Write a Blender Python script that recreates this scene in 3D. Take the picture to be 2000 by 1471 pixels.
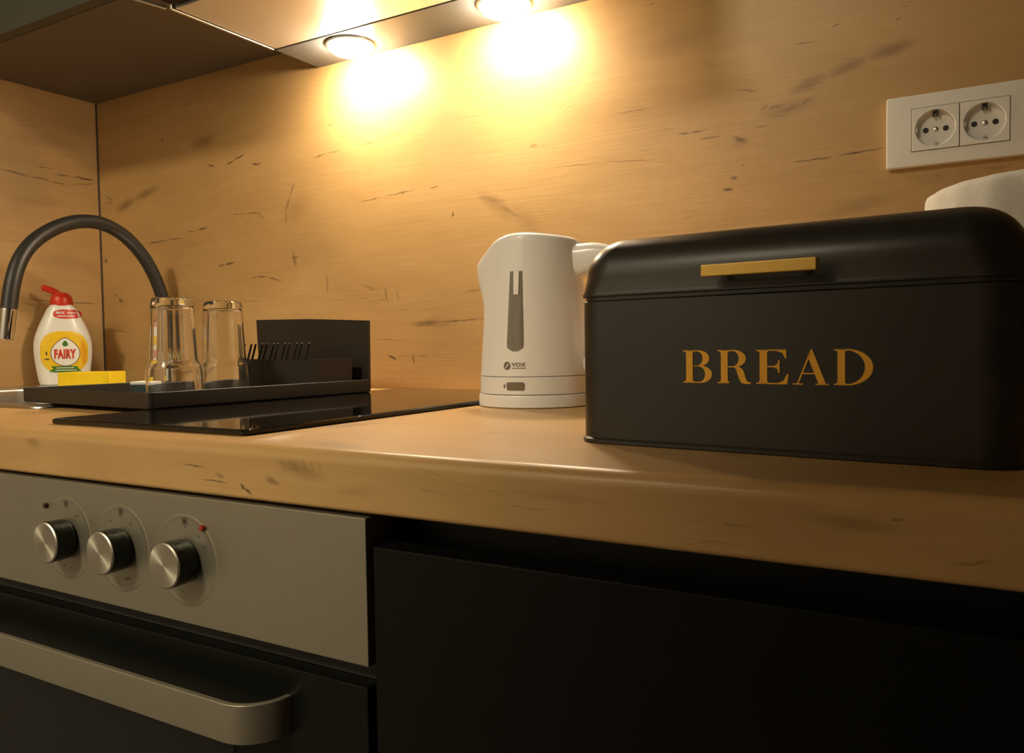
import bpy, bmesh, math, random
from mathutils import Vector, Matrix

for o in list(bpy.data.objects):
    bpy.data.objects.remove(o)
SC = bpy.context.scene
COL = SC.collection
PI = math.pi
R = math.radians
Z0 = 0.9                       # height of the worktop's upper face above the floor

# ------------------------------------------------------------------ camera, light, exposure
cam_d = bpy.data.cameras.new('camera')
cam = bpy.data.objects.new('camera', cam_d)
COL.objects.link(cam)
SC.camera = cam
yaw, pitch, roll, FPX = R(30.6416), R(-2.2997), R(-0.8797), 1596.1
f_ = Vector((-math.sin(yaw)*math.cos(pitch), math.cos(yaw)*math.cos(pitch), math.sin(pitch)))
r_ = Vector((math.cos(yaw), math.sin(yaw), 0))
u_ = r_.cross(f_)
r2 = r_*math.cos(roll) + u_*math.sin(roll)
u2 = -r_*math.sin(roll) + u_*math.cos(roll)
m = Matrix((r2, u2, -f_)).transposed().to_4x4()
m.translation = Vector((1.5218, -0.9850, Z0 + 0.0662))
cam.matrix_world = m
cam_d.sensor_fit = 'HORIZONTAL'
cam_d.sensor_width = 36
cam_d.lens = FPX*36/2000
cam_d.clip_start = 0.01

SC.view_settings.view_transform = 'Standard'
SC.view_settings.look = 'None'
SC.view_settings.exposure = 0.0
SC.view_settings.gamma = 1.0
SC.view_settings.use_curve_mapping = False

world = bpy.data.worlds.new('night')
SC.world = world
world.use_nodes = True
world.node_tree.nodes['Background'].inputs[0].default_value = (0.6, 0.7, 1.0, 1)
world.node_tree.nodes['Background'].inputs[1].default_value = 0.0

LAMP_COL = (1.0, 0.83, 0.60)
LAMP_W = 252.0                # emission of the two hood lamps
ROOM_COL = (1.0, 0.87, 0.62)
ROOM_W = 88.0                  # emission of the room's ceiling lamp

# ------------------------------------------------------------------ materials
def mat(name, col, rough=0.5, metal=0.0, spec=0.5, coat=0.0, noise=None, bump=None, aniso=0.0):
    """principled material; noise=(scale, amount) varies the colour a little, bump=(scale, strength)"""
    M = bpy.data.materials.new(name)
    M.use_nodes = True
    nt = M.node_tree
    b = nt.nodes['Principled BSDF']
    b.inputs['Roughness'].default_value = rough
    b.inputs['Metallic'].default_value = metal
    b.inputs['Specular IOR Level'].default_value = spec
    b.inputs['Coat Weight'].default_value = coat
    b.inputs['Base Color'].default_value = (*col, 1)
    tc = nt.nodes.new('ShaderNodeTexCoord')
    if noise:
        n = nt.nodes.new('ShaderNodeTexNoise')
        n.inputs['Scale'].default_value = noise[0]
        n.inputs['Detail'].default_value = 4
        nt.links.new(tc.outputs['Object'], n.inputs['Vector'])
        mx = nt.nodes.new('ShaderNodeMix'); mx.data_type = 'RGBA'
        a = noise[1]
        mx.inputs[6].default_value = (*[c*(1-a) for c in col], 1)
        mx.inputs[7].default_value = (*[min(1, c*(1+a)) for c in col], 1)
        nt.links.new(n.outputs['Fac'], mx.inputs[0])
        nt.links.new(mx.outputs[2], b.inputs['Base Color'])
    if bump:
        n = nt.nodes.new('ShaderNodeTexNoise')
        n.inputs['Scale'].default_value = bump[0]
        n.inputs['Detail'].default_value = 3
        nt.links.new(tc.outputs['Object'], n.inputs['Vector'])
        bp = nt.nodes.new('ShaderNodeBump')
        bp.inputs['Strength'].default_value = bump[1]
        bp.inputs['Distance'].default_value = 0.001
        nt.links.new(n.outputs['Fac'], bp.inputs['Height'])
        nt.links.new(bp.outputs['Normal'], b.inputs['Normal'])
    return M

def emit(name, col, strength):
    M = bpy.data.materials.new(name)
    M.use_nodes = True
    b = M.node_tree.nodes['Principled BSDF']
    b.inputs['Base Color'].default_value = (0.8, 0.8, 0.8, 1)
    b.inputs['Emission Color'].default_value = (*col, 1)
    b.inputs['Emission Strength'].default_value = strength
    return M

def glass(name, col=(1, 1, 1), rough=0.0, ior=1.47):
    M = bpy.data.materials.new(name)
    M.use_nodes = True
    b = M.node_tree.nodes['Principled BSDF']
    b.inputs['Base Color'].default_value = (*col, 1)
    b.inputs['Roughness'].default_value = rough
    b.inputs['IOR'].default_value = ior
    b.inputs['Transmission Weight'].default_value = 1.0
    return M

WOOD_LIGHT = (0.58, 0.365, 0.150)
WOOD_DARK = (0.43, 0.250, 0.090)
WOOD_BLOT = (0.33, 0.205, 0.090)
WOOD_CRACK = (0.085, 0.045, 0.018)
WOOD_KNOT = (0.20, 0.105, 0.038)

def wood(name, u, v, cracks, soft, offset=0.0, rough=0.42, gain=1.0, cell=None):
    """oak decor: u / v are expressions giving the coordinate along and across the grain.
    cracks / soft: marks (u1, v1, u2, v2, width, strength) printed in the decor"""
    if cell:                       # only the marks that reach into this cell of the panel
        def near(k, wide):
            a0, c0, a1, c1, w, s = k
            e = w*wide + 0.15*math.hypot(a1-a0, c1-c0) + 0.006
            return max(a0, a1)+e > cell[0] and min(a0, a1)-e < cell[1] and max(c0, c1)+e > cell[2] and min(c0, c1)-e < cell[3]
        cracks = [k for k in cracks if near(k, 1.0)]
        soft = [k for k in soft if near(k, 1.2)]
    M = bpy.data.materials.new(name)
    M.use_nodes = True
    nt = M.node_tree
    N, L = nt.nodes, nt.links
    b = N['Principled BSDF']
    tc = N.new('ShaderNodeTexCoord')
    sp = N.new('ShaderNodeSeparateXYZ')
    L.new(tc.outputs['Object'], sp.inputs[0])
    def mth(op, a, c=None, clamp=False):
        n = N.new('ShaderNodeMath'); n.operation = op; n.use_clamp = clamp
        for i, x in enumerate((a, c)):
            if x is None: continue
            if isinstance(x, (int, float)): n.inputs[i].default_value = x
            else: L.new(x, n.inputs[i])
        return n.outputs[0]
    ax = {'x': sp.outputs[0], 'y': sp.outputs[1], 'z': sp.outputs[2]}
    U = ax[u]
    V = mth('ADD', ax[v[0]], ax[v[1]]) if len(v) == 2 else ax[v]
    cb = N.new('ShaderNodeCombineXYZ')
    L.new(U, cb.inputs[0]); L.new(V, cb.inputs[1]); cb.inputs[2].default_value = offset
    P = cb.outputs[0]
    def noise(scale, detail=4, rough_=0.55, dist=0.0, src=None):
        mp = N.new('ShaderNodeMapping')
        mp.inputs['Scale'].default_value = (scale[0], scale[1], 1)
        L.new(src or P, mp.inputs['Vector'])
        n = N.new('ShaderNodeTexNoise')
        n.inputs['Scale'].default_value = 1
        n.inputs['Detail'].default_value = detail
        n.inputs['Roughness'].default_value = rough_
        n.inputs['Distortion'].default_value = dist
        L.new(mp.outputs[0], n.inputs['Vector'])
        return n.outputs['Fac']
    def rng(x, a, c, lo=0.0, hi=1.0):
        n = N.new('ShaderNodeMapRange'); n.interpolation_type = 'SMOOTHSTEP'
        n.inputs[1].default_value = a; n.inputs[2].default_value = c
        n.inputs[3].default_value = lo; n.inputs[4].default_value = hi
        L.new(x, n.inputs[0])
        return n.outputs[0]
    def mix(f, a, c):
        n = N.new('ShaderNodeMix'); n.data_type = 'RGBA'
        L.new(f, n.inputs[0])
        for i, x in ((6, a), (7, c)):
            if isinstance(x, tuple): n.inputs[i].default_value = (*[k*gain for k in x], 1)
            else: L.new(x, n.inputs[i])
        return n.outputs[2]
    warp = noise((5, 9), 3)
    # bend the grain a little
    vb = mth('ADD', V, mth('MULTIPLY', mth('SUBTRACT', warp, 0.5), 0.05))
    cb2 = N.new('ShaderNodeCombineXYZ')
    L.new(U, cb2.inputs[0]); L.new(vb, cb2.inputs[1]); cb2.inputs[2].default_value = offset
    Q = cb2.outputs[0]
    broad = noise((2.2, 5.5), 5, 0.6, 0.4, src=Q)
    streak = noise((5.0, 95.0), 5, 0.62, src=Q)
    fine = noise((26.0, 520.0), 3, 0.6, src=Q)
    f1 = mth('ADD', mth('MULTIPLY', rng(broad, 0.3, 0.72), 0.62), mth('MULTIPLY', rng(streak, 0.28, 0.72), 0.20))
    f1 = mth('ADD', f1, mth('MULTIPLY', mth('SUBTRACT', fine, 0.5), 0.22), True)
    col = mix(f1, WOOD_DARK, WOOD_LIGHT)
    # large blotches: greyer, browner areas of the decor
    blot = mth('MULTIPLY', rng(noise((2.1, 3.4), 3, 0.6, 0.8), 0.46, 0.70), 0.42)
    col = mix(blot, col, WOOD_BLOT)
    # random thin checks along the grain
    thin = noise((7.0, 75.0), 2, 0.5, src=Q)
    where = noise((3.2, 11.0), 2)
    line = mth('MULTIPLY', rng(mth('ABSOLUTE', mth('SUBTRACT', thin, 0.5)), 0.0, 0.016, 1.0, 0.0), rng(where, 0.60, 0.72))
    line = mth('MULTIPLY', line, 0.42)
    # the printed marks
    jit = noise((60, 220), 2)
    vj = mth('ADD', V, mth('MULTIPLY', mth('SUBTRACT', jit, 0.5), 0.006))
    cb3 = N.new('ShaderNodeCombineXYZ')
    L.new(U, cb3.inputs[0]); L.new(vj, cb3.inputs[1])
    def marks(lst, src, edge, wmul):
        acc = None
        for (a0, c0, a1, c1, w, s) in lst:
            ln = math.hypot(a1-a0, c1-c0)
            mp = N.new('ShaderNodeMapping'); mp.vector_type = 'TEXTURE'
            mp.inputs['Location'].default_value = ((a0+a1)/2, (c0+c1)/2, 0)
            mp.inputs['Rotation'].default_value = (0, 0, math.atan2(c1-c0, a1-a0))
            mp.inputs['Scale'].default_value = (ln/2*1.15 + w*0.5, max(w*wmul, 0.0006), 1)
            L.new(src, mp.inputs['Vector'])
            ln_ = N.new('ShaderNodeVectorMath'); ln_.operation = 'LENGTH'
            L.new(mp.outputs[0], ln_.inputs[0])
            k = rng(ln_.outputs['Value'], edge, 1.0, s, 0.0)
            acc = k if acc is None else mth('MAXIMUM', acc, k)
            # each mark waits for the one before it, which keeps the shader's stack small
            vm = N.new('ShaderNodeVectorMath'); vm.operation = 'MULTIPLY_ADD'
            L.new(acc, vm.inputs[0]); vm.inputs[1].default_value = (1e-9, 1e-9, 1e-9); L.new(src, vm.inputs[2])
            src = vm.outputs[0]
        return acc
    if soft:
        col = mix(marks(soft, cb3.outputs[0], 0.0, 1.1), col, WOOD_KNOT)
    dark = line
    if cracks:
        dark = mth('MAXIMUM', line, marks(cracks, cb3.outputs[0], 0.25, 0.85))
    col = mix(dark, col, WOOD_CRACK)
    L.new(col, b.inputs['Base Color'])
    b.inputs['Roughness'].default_value = rough
    b.inputs['Specular IOR Level'].default_value = 0.4
    bp = N.new('ShaderNodeBump')
    bp.inputs['Strength'].default_value = 0.25
    bp.inputs['Distance'].default_value = 0.0006
    L.new(noise((9.0, 260.0), 2, 0.6), bp.inputs['Height'])
    L.new(bp.outputs['Normal'], b.inputs['Normal'])
    return M

# marks of the oak decor: (u1, v1, u2, v2, width, strength) in metres on each panel
BACK=[(0.0868,0.494,0.1072,0.493,0.0018,0.55),(0.1263,0.5025,0.2157,0.4991,0.0018,0.385),(0.1975,0.4563,0.1972,0.4498,0.0044,0.77),(0.2644,0.5042,0.2769,0.5032,0.0023,0.66),(0.317,0.3919,0.3381,0.3849,0.0022,0.88),(0.3633,0.3853,0.3881,0.3901,0.0024,0.88),(0.3855,0.3896,0.4139,0.3973,0.0025,0.95),(0.4294,0.378,0.4529,0.3768,0.002,0.88),(0.3739,0.2984,0.4123,0.2966,0.0016,0.66),(0.4098,0.2968,0.4509,0.2947,0.002,0.88),(0.1382,0.2656,0.207,0.267,0.0023,0.825),(0.2012,0.2675,0.2545,0.268,0.0017,0.605),(0.255,0.2772,0.2858,0.2783,0.0017,0.66),(0.283,0.2785,0.3133,0.2814,0.0029,0.935),(0.57,0.3704,0.6034,0.3743,0.0016,0.66),(0.599,0.374,0.6304,0.3747,0.0016,0.55),(0.5289,0.3374,0.5175,0.3136,0.0035,0.495),(0.5175,0.3136,0.5061,0.2895,0.0042,0.55),(0.5062,0.2937,0.5088,0.2681,0.0035,0.44),(0.5213,0.2234,0.5274,0.1994,0.0062,0.55),(0.5139,0.2129,0.535,0.2157,0.0026,0.66),(0.3385,0.2119,0.3571,0.2125,0.0022,0.77),(0.3545,0.2127,0.382,0.2154,0.0028,0.935),(0.4166,0.1843,0.4367,0.1867,0.0022,0.66),(0.433,0.1869,0.4601,0.1863,0.0026,0.825),(0.4577,0.1864,0.496,0.1758,0.0022,0.66),(0.0508,0.1651,0.0634,0.1586,0.0053,0.77),(0.0384,0.1746,0.0478,0.1692,0.004,0.55),(0.0198,0.3662,0.0454,0.3556,0.0041,0.495),(0.0159,0.3547,0.045,0.3488,0.0024,0.44),(0.595,0.1871,0.5959,0.1477,0.004,0.33),(0.0127,0.243,0.0157,0.2388,0.0074,0.77),(0.6648,0.2903,0.7161,0.2937,0.0014,0.77),(0.712,0.2934,0.7843,0.2979,0.0014,0.715),(0.8012,0.2976,0.8206,0.2977,0.0018,0.77),(0.6674,0.3761,0.7084,0.3799,0.0014,0.55),(0.7084,0.3807,0.7675,0.3868,0.0014,0.44),(0.9723,0.3343,0.9843,0.3355,0.0043,0.495),(1.0089,0.3028,1.0802,0.2994,0.0012,0.715),(1.0751,0.3,1.1637,0.2934,0.001,0.55),(0.8434,0.2577,0.8423,0.2511,0.0028,0.825),(1.038,0.1939,1.0561,0.1993,0.0017,0.77),(0.6673,0.1622,0.702,0.1502,0.0044,0.33),(0.7143,0.1567,0.7176,0.1315,0.0036,0.495),(0.7371,0.1517,0.7405,0.1321,0.003,0.385),(0.8507,0.1412,0.9017,0.144,0.0018,0.55),(0.8836,0.2756,0.9344,0.2632,0.005,0.275),(0.9218,0.2609,0.9546,0.2401,0.0052,0.275),(1.1336,0.486,1.156,0.4873,0.0012,0.66),(1.3148,0.4035,1.3462,0.4031,0.0014,0.605),(1.3614,0.4164,1.3695,0.4164,0.0018,0.66),(1.1812,0.3213,1.1987,0.3213,0.0016,0.715),(1.1955,0.3211,1.2179,0.3222,0.0016,0.825),(1.2089,0.3112,1.2366,0.3116,0.0016,0.77),(1.2514,0.3083,1.2647,0.3004,0.0048,0.605),(1.2526,0.3093,1.2684,0.3011,0.002,0.55),(1.2511,0.365,1.2828,0.3567,0.0014,0.605),(1.3163,0.2699,1.3696,0.2718,0.0014,0.825),(1.3642,0.2714,1.4178,0.2739,0.0017,0.95),(1.2376,0.2474,1.2499,0.2473,0.0037,0.825),(1.2469,0.2598,1.2549,0.2601,0.0026,0.66),(1.2598,0.274,1.2634,0.2741,0.0022,0.44),(1.4265,0.4094,1.4315,0.4105,0.0017,0.66),(1.4335,0.4209,1.4365,0.4224,0.0014,0.66),(1.1818,0.227,1.2058,0.2253,0.0011,0.385),(1.1896,0.2174,1.1968,0.2187,0.0019,0.44),(1.3695,0.3793,1.3828,0.374,0.0017,0.44),(1.2822,0.3354,1.291,0.34,0.003,0.385),(1.291,0.3358,1.3084,0.3372,0.0029,0.385),(1.3113,0.3309,1.3255,0.3344,0.0032,0.385),(1.3283,0.334,1.3395,0.3408,0.003,0.385),(1.291,0.3264,1.317,0.3236,0.0022,0.33),(1.2762,0.3155,1.2909,0.3157,0.0025,0.385),(0.7649,0.0974,0.817,0.0991,0.0064,0.44),(0.7794,0.0993,0.8077,0.0993,0.0028,0.605),(0.8123,0.0992,0.906,0.1032,0.0018,0.605),(0.6917,0.0754,0.7595,0.0735,0.0014,0.55),(0.7164,0.0514,0.7342,0.0442,0.003,0.935),(0.7648,0.0542,0.7673,0.0372,0.0035,0.55),(0.7194,0.049,0.8158,0.0508,0.0014,0.385),(0.0514,0.0594,0.0634,0.0433,0.011,0.44),(0.008,0.1052,0.0952,0.0994,0.0024,0.44),(0.6893,-0.0067,0.7574,-0.0063,0.0029,0.44),(0.7476,-0.0073,0.8421,-0.0041,0.0023,0.55),(0.4373,0.296,0.4614,0.2808,0.0059,0.22),(0.3933,0.1457,0.4562,0.1467,0.0016,0.33),(0.8848,0.3367,0.9439,0.3346,0.0013,0.275),(0.9439,0.3318,1.0384,0.3328,0.0013,0.22),(0.8418,0.3899,0.9115,0.3886,0.0011,0.33),(1.0902,0.359,1.1663,0.3593,0.001,0.33),(1.1593,0.3294,1.1793,0.3309,0.0012,0.33),(0.6048,0.4176,0.6211,0.4192,0.002,0.44)]
BSOFT=[(0.0524,0.3352,0.1135,0.3526,0.0132,0.81),(0.1056,0.3495,0.1856,0.3678,0.0113,0.743),(0.2748,0.4299,0.3443,0.4339,0.0165,0.608),(1.3142,0.3496,1.3587,0.3632,0.0103,0.675),(1.3533,0.3613,1.4011,0.3739,0.0089,0.675),(1.396,0.3732,1.4465,0.3826,0.0097,0.743),(1.2792,0.327,1.3478,0.3366,0.0121,0.472),(0.8838,0.2849,0.9504,0.237,0.0147,0.405),(0.9426,0.2589,0.9902,0.2058,0.0186,0.27),(0.5095,0.2849,0.5562,0.2972,0.0278,0.27),(0.2246,0.1805,0.199,0.1059,0.0188,0.608),(1.3478,0.2072,1.4322,0.2214,0.0115,0.405),(0.7601,0.099,0.8534,0.0981,0.0106,0.405),(1.252,0.304,1.2641,0.2993,0.0088,0.405),(0.1563,0.1454,0.3277,0.1483,0.014,0.27),(-0.0219,0.111,0.0925,0.1083,0.0201,0.27),(1.1331,0.4321,1.2311,0.4375,0.0195,0.27)]
LEFT=[(-0.1859,0.3898,-0.1324,0.3852,0.0023,0.77),(-0.137,0.3863,-0.0948,0.3829,0.0024,0.77),(-0.0996,0.3831,-0.0605,0.3807,0.0024,0.66),(-0.1233,0.4063,-0.0823,0.4069,0.0018,0.55),(-0.0924,0.3966,-0.0549,0.3981,0.0024,0.66),(-0.0569,0.3978,-0.0031,0.3977,0.0025,0.88),(-0.0605,0.3807,-0.0033,0.3937,0.0018,0.55),(-0.1593,0.1618,-0.0839,0.1581,0.0017,0.66),(-0.0888,0.1589,-0.0015,0.156,0.0018,0.66),(-0.1268,0.1688,-0.0834,0.1716,0.0017,0.55),(-0.1908,0.2629,-0.137,0.2646,0.0023,0.275),(-0.174,0.4732,-0.1007,0.4801,0.0029,0.22),(-0.155,0.1555,-0.1276,0.1471,0.0058,0.33)]
LSOFT=[(-0.1834,0.4532,-0.0114,0.4599,0.0197,0.338),(-0.1704,0.338,-0.0467,0.3458,0.0144,0.27),(-0.1563,0.2387,-0.02,0.2303,0.0195,0.203)]
WORK=[(1.0142,-0.6175,1.0424,-0.6179,0.0013,0.8),(1.035,-0.6261,1.0622,-0.6274,0.0013,0.8),(1.0746,-0.6272,1.0805,-0.6303,0.0018,0.8),(1.0786,-0.6287,1.0864,-0.6348,0.0019,0.85),(1.1007,-0.6218,1.1126,-0.6244,0.0039,0.5),(1.1132,-0.609,1.1201,-0.6126,0.00377,0.1575),(1.1203,-0.6079,1.1339,-0.6161,0.00377,0.135),(1.1342,-0.606,1.1384,-0.6158,0.00299,0.18000000000000002),(1.141,-0.6056,1.1452,-0.6153,0.00299,0.1575),(1.1486,-0.6068,1.1518,-0.6165,0.00286,0.135),(1.4832,-0.6124,1.4882,-0.6112,0.0018,0.5),(1.5049,-0.6298,1.5233,-0.6264,0.0011,0.35),(1.3811,-0.6326,1.4263,-0.6307,0.0006,0.3),(1.2757,-0.6238,1.3241,-0.6237,0.0006,0.3),(1.4044,-0.6213,1.4264,-0.621,0.0006,0.3),(1.0498,-0.6218,1.0603,-0.6229,0.0019,0.4),(1.1111,-0.5649,1.1673,-0.5854,0.0219,0.35),(1.0526,-0.4919,1.0628,-0.4421,0.0175,0.4),(1.192,-0.4709,1.2117,-0.4739,0.0068,0.35),(1.378,-0.5127,1.4074,-0.5229,0.0105,0.3)]
WSOFT=[(1.106,-0.6094,1.1561,-0.6179,0.0073,0.54),(1.4448,-0.6149,1.4912,-0.6171,0.0046,0.472),(1.1559,-0.6261,1.2059,-0.6221,0.0048,0.27),(0.8116,-0.6095,0.8344,-0.6128,0.0061,0.54),(1.2926,-0.6152,1.3537,-0.617,0.0042,0.27)]
M_WALL_L = wood('oak_decor_left', 'y', 'z', LEFT, LSOFT, 3.3)
M_TOP = wood('oak_decor_worktop', 'x', 'yz', WORK, WSOFT, 7.1, rough=0.36, gain=1.12)
M_PLASTER = mat('painted_plaster', (0.55, 0.52, 0.46), 0.9, noise=(3, 0.04))
M_FLOOR = mat('grey_floor', (0.16, 0.14, 0.12), 0.5, noise=(4, 0.15))
M_SEAL = mat('dark_joint', (0.05, 0.03, 0.015), 0.7, noise=(40, .1))
M_ANTH = mat('anthracite_laminate', (0.0038, 0.0036, 0.0026), 0.48, spec=0.18, noise=(30, 0.06))
M_ANTH_D = mat('anthracite_channel', (0.004, 0.004, 0.003), 0.5, noise=(30, 0.06))
M_CARC = mat('dark_grey_carcass', (0.115, 0.095, 0.075), 0.5, noise=(12, 0.05))
M_DOOR = mat('grey_matt_door', (0.060, 0.060, 0.046), 0.5, noise=(12, 0.05))
M_INOX = mat('brushed_steel', (0.34, 0.31, 0.245), 0.42, 0.75, noise=(60, 0.05))
M_STEEL = mat('polished_steel', (0.66, 0.64, 0.60), 0.30, 1.0, noise=(30, 0.03))
def brushed(M, axis):
    nt = M.node_tree; bs = nt.nodes['Principled BSDF']
    tg = nt.nodes.new('ShaderNodeTangent'); tg.direction_type = 'RADIAL'; tg.axis = axis
    nt.links.new(tg.outputs[0], bs.inputs['Tangent']); bs.inputs['Anisotropic'].default_value = 0.85
    return M
M_KNOBFACE = brushed(mat('turned_steel', (0.62, 0.58, 0.50), 0.38, 1.0, noise=(30, 0.03)), 'Y')
M_CHROME = mat('chrome', (0.75, 0.75, 0.75), 0.06, 1.0, noise=(20, 0.02))
M_DCHROME = mat('dark_chrome', (0.05, 0.055, 0.05), 0.12, 1.0, noise=(20, 0.02))
M_BLKGLASS = mat('black_glass', (0.004, 0.004, 0.004), 0.05, spec=0.4, noise=(20, 0.05))
M_OVENGLASS = mat('oven_door_glass', (0.005, 0.0055, 0.004), 0.30, spec=0.2, noise=(20, 0.05))
M_BLKMETAL = mat('black_powder_coat', (0.022, 0.017, 0.012), 0.50, noise=(60, 0.1))
M_RUBBER = mat('black_rubber_hose', (0.020, 0.019, 0.017), 0.45, noise=(60, 0.1))
M_WHITE = mat('white_plastic', (0.86, 0.84, 0.82), 0.25, noise=(20, 0.01))
M_SOCKET = mat('white_socket_plastic', (0.80, 0.78, 0.74), 0.30, noise=(20, 0.01))
M_HOLE = mat('dark_hole', (0.02, 0.018, 0.015), 0.6, noise=(20, 0.05))
M_BIN = mat('black_matt_tin', (0.016, 0.0145, 0.011), 0.34, spec=0.62, noise=(80, 0.06))
M_GOLD = mat('brass', (0.80, 0.52, 0.13), 0.38, 0.55, noise=(60, 0.04))
M_GOLDPRINT = mat('gold_print', (1.0, 0.50, 0.035), 0.45, noise=(200, 0.06))
M_GREYWIN = mat('grey_water_window', (0.20, 0.175, 0.14), 0.10, noise=(30, 0.06))
M_LOGO = mat('grey_print', (0.16, 0.13, 0.10), 0.5, noise=(100, 0.06))
M_SWITCH = mat('grey_switch', (0.19, 0.15, 0.10), 0.3, noise=(60, 0.06))
M_BOTTLE = mat('white_bottle', (0.80, 0.79, 0.74), 0.28, noise=(20, 0.01))
M_RED = mat('red_plastic', (0.62, 0.035, 0.012), 0.35, noise=(30, 0.04))
M_REDPRINT = mat('red_print', (0.60, 0.05, 0.03), 0.4, noise=(60, 0.04))
M_YELPRINT = mat('yellow_print', (0.85, 0.55, 0.01), 0.4, noise=(12, 0.08))
M_LEMON = mat('orange_print', (0.80, 0.36, 0.01), 0.4, noise=(60, 0.06))
M_GRNPRINT = mat('green_print', (0.05, 0.20, 0.02), 0.4, noise=(60, 0.04))
M_WPRINT = mat('white_print', (0.85, 0.83, 0.80), 0.4, noise=(60, 0.01))
M_BLKPRINT = mat('dark_print', (0.05, 0.04, 0.03), 0.5, noise=(60, 0.04))
M_SPONGE = mat('yellow_sponge', (0.95, 0.64, 0.012), 0.95, noise=(150, 0.10), bump=(900, 0.5))
M_TEAL = mat('teal_scrubber', (0.035, 0.060, 0.060), 0.9, noise=(200, 0.2), bump=(900, 0.6))
M_SPWHITE = mat('white_foam', (0.80, 0.78, 0.74), 0.9, noise=(150, 0.05), bump=(900, 0.5))
M_PAPER = mat('white_tissue_paper', (0.80, 0.78, 0.72), 0.95, noise=(9, 0.04), bump=(120, 0.6))
M_CARD = mat('brown_cardboard', (0.42, 0.30, 0.18), 0.9, noise=(40, 0.08))
M_GLASS = glass('clear_glass')
M_STRIP = mat('grey_painted_steel', (0.125, 0.135, 0.14), 0.45, 0.0, noise=(20, 0.03))
M_FILTER = mat('aluminium_filter', (0.88, 0.85, 0.80), 0.45, 0.85, noise=(20, 0.03))
M_LAMP = emit('warm_lamp_glow', LAMP_COL, LAMP_W)
M_ROOMLAMP = emit('ceiling_lamp_glow', ROOM_COL, ROOM_W)
M_INDRED = mat('red_indicator', (0.30, 0.03, 0.012), 0.25, noise=(60, 0.05))
M_INDDK = mat('dark_indicator', (0.05, 0.03, 0.012), 0.25, noise=(60, 0.05))

# ------------------------------------------------------------------ object helpers
def put(name, bm_or_mesh, material, parent=None, loc=(0, 0, 0), rot=(0, 0, 0), smooth=None, label=None):
    if isinstance(bm_or_mesh, bmesh.types.BMesh):
        me = bpy.data.meshes.new(name)
        bmesh.ops.recalc_face_normals(bm_or_mesh, faces=bm_or_mesh.faces)
        bm_or_mesh.to_mesh(me); bm_or_mesh.free()
    else:
        me = bm_or_mesh
    if material is not None:
        me.materials.clear(); me.materials.append(material)
    if smooth is not None:
        for p in me.polygons: p.use_smooth = True
        try: me.set_sharp_from_angle(angle=R(smooth))
        except Exception: pass
    o = bpy.data.objects.new(name, me)
    COL.objects.link(o)
    if smooth is not None:                      # flat faces stay flat beside their small bevels
        wn = o.modifiers.new('weighted_normals', 'WEIGHTED_NORMAL')
        wn.mode = 'FACE_AREA'; wn.weight = 100; wn.keep_sharp = True
    o.location = loc; o.rotation_euler = rot
    if parent is not None: o.parent = parent
    if label: o['label'] = label
    return o

def tag(o, label, cat, group=None):
    o['label'] = label; o['category'] = cat
    if group: o['group'] = group
    return o

def thing(name, label, cat, loc=(0, 0, 0), rotz=0.0, group=None):
    o = bpy.data.objects.new(name, None)
    COL.objects.link(o)
    o.empty_display_size = 0.05
    o.location = loc; o.rotation_euler = (0, 0, rotz)
    return tag(o, label, cat, group)

def structure(o):
    o['kind'] = 'structure'; return o

def box(bm, x0, x1, y0, y1, z0, z1):
    v = [bm.verts.new(p) for p in ((x0,y0,z0),(x1,y0,z0),(x1,y1,z0),(x0,y1,z0),(x0,y0,z1),(x1,y0,z1),(x1,y1,z1),(x0,y1,z1))]
    for f in ((0,3,2,1),(4,5,6,7),(0,1,5,4),(1,2,6,5),(2,3,7,6),(3,0,4,7)):
        bm.faces.new([v[i] for i in f])
    return bm

def bbox(x0, x1, y0, y1, z0, z1, bev=0.0, seg=2):
    bm = box(bmesh.new(), x0, x1, y0, y1, z0, z1)
    if bev:
        bmesh.ops.bevel(bm, geom=list(bm.edges), offset=bev, segments=seg, affect='EDGES', profile=0.5)
    return bm

def loft(rings, cap0=True, cap1=True, closed=True, bm=None):
    bm = bm or bmesh.new()
    rv = [[bm.verts.new(p) for p in ring] for ring in rings]
    n = len(rv[0])
    for a, b in zip(rv, rv[1:]):
        for i in range(n if closed else n-1):
            j = (i+1) % n
            bm.faces.new((a[i], a[j], b[j], b[i]))
    if cap0: bm.faces.new(list(reversed(rv[0])))
    if cap1: bm.faces.new(rv[-1])
    return bm

def lathe(profile, seg=48, axis='z', bm=None):
    """profile: (radius, height) pairs, ends closed when the radius is not 0"""
    rings = []
    for r, h in profile:
        ring = []
        for i in range(seg):
            a = 2*PI*i/seg
            c, s = max(r, 1e-5)*math.cos(a), max(r, 1e-5)*math.sin(a)
            ring.append((c, s, h) if axis == 'z' else (c, -h, s))
        rings.append(ring)
    return loft(rings, bm=bm)

def rrect(w, d, r, seg=6, x=0, y=0):
    """rounded rectangle outline, counter-clockwise, centred at x, y"""
    pts = []
    for cx, cy, a0 in ((w/2-r, d/2-r, 0), (-w/2+r, d/2-r, 90), (-w/2+r, -d/2+r, 180), (w/2-r, -d/2+r, 270)):
        for i in range(seg+1):
            a = R(a0 + 90*i/seg)
            pts.append((x+cx+r*math.cos(a), y+cy+r*math.sin(a)))
    return pts

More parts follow.
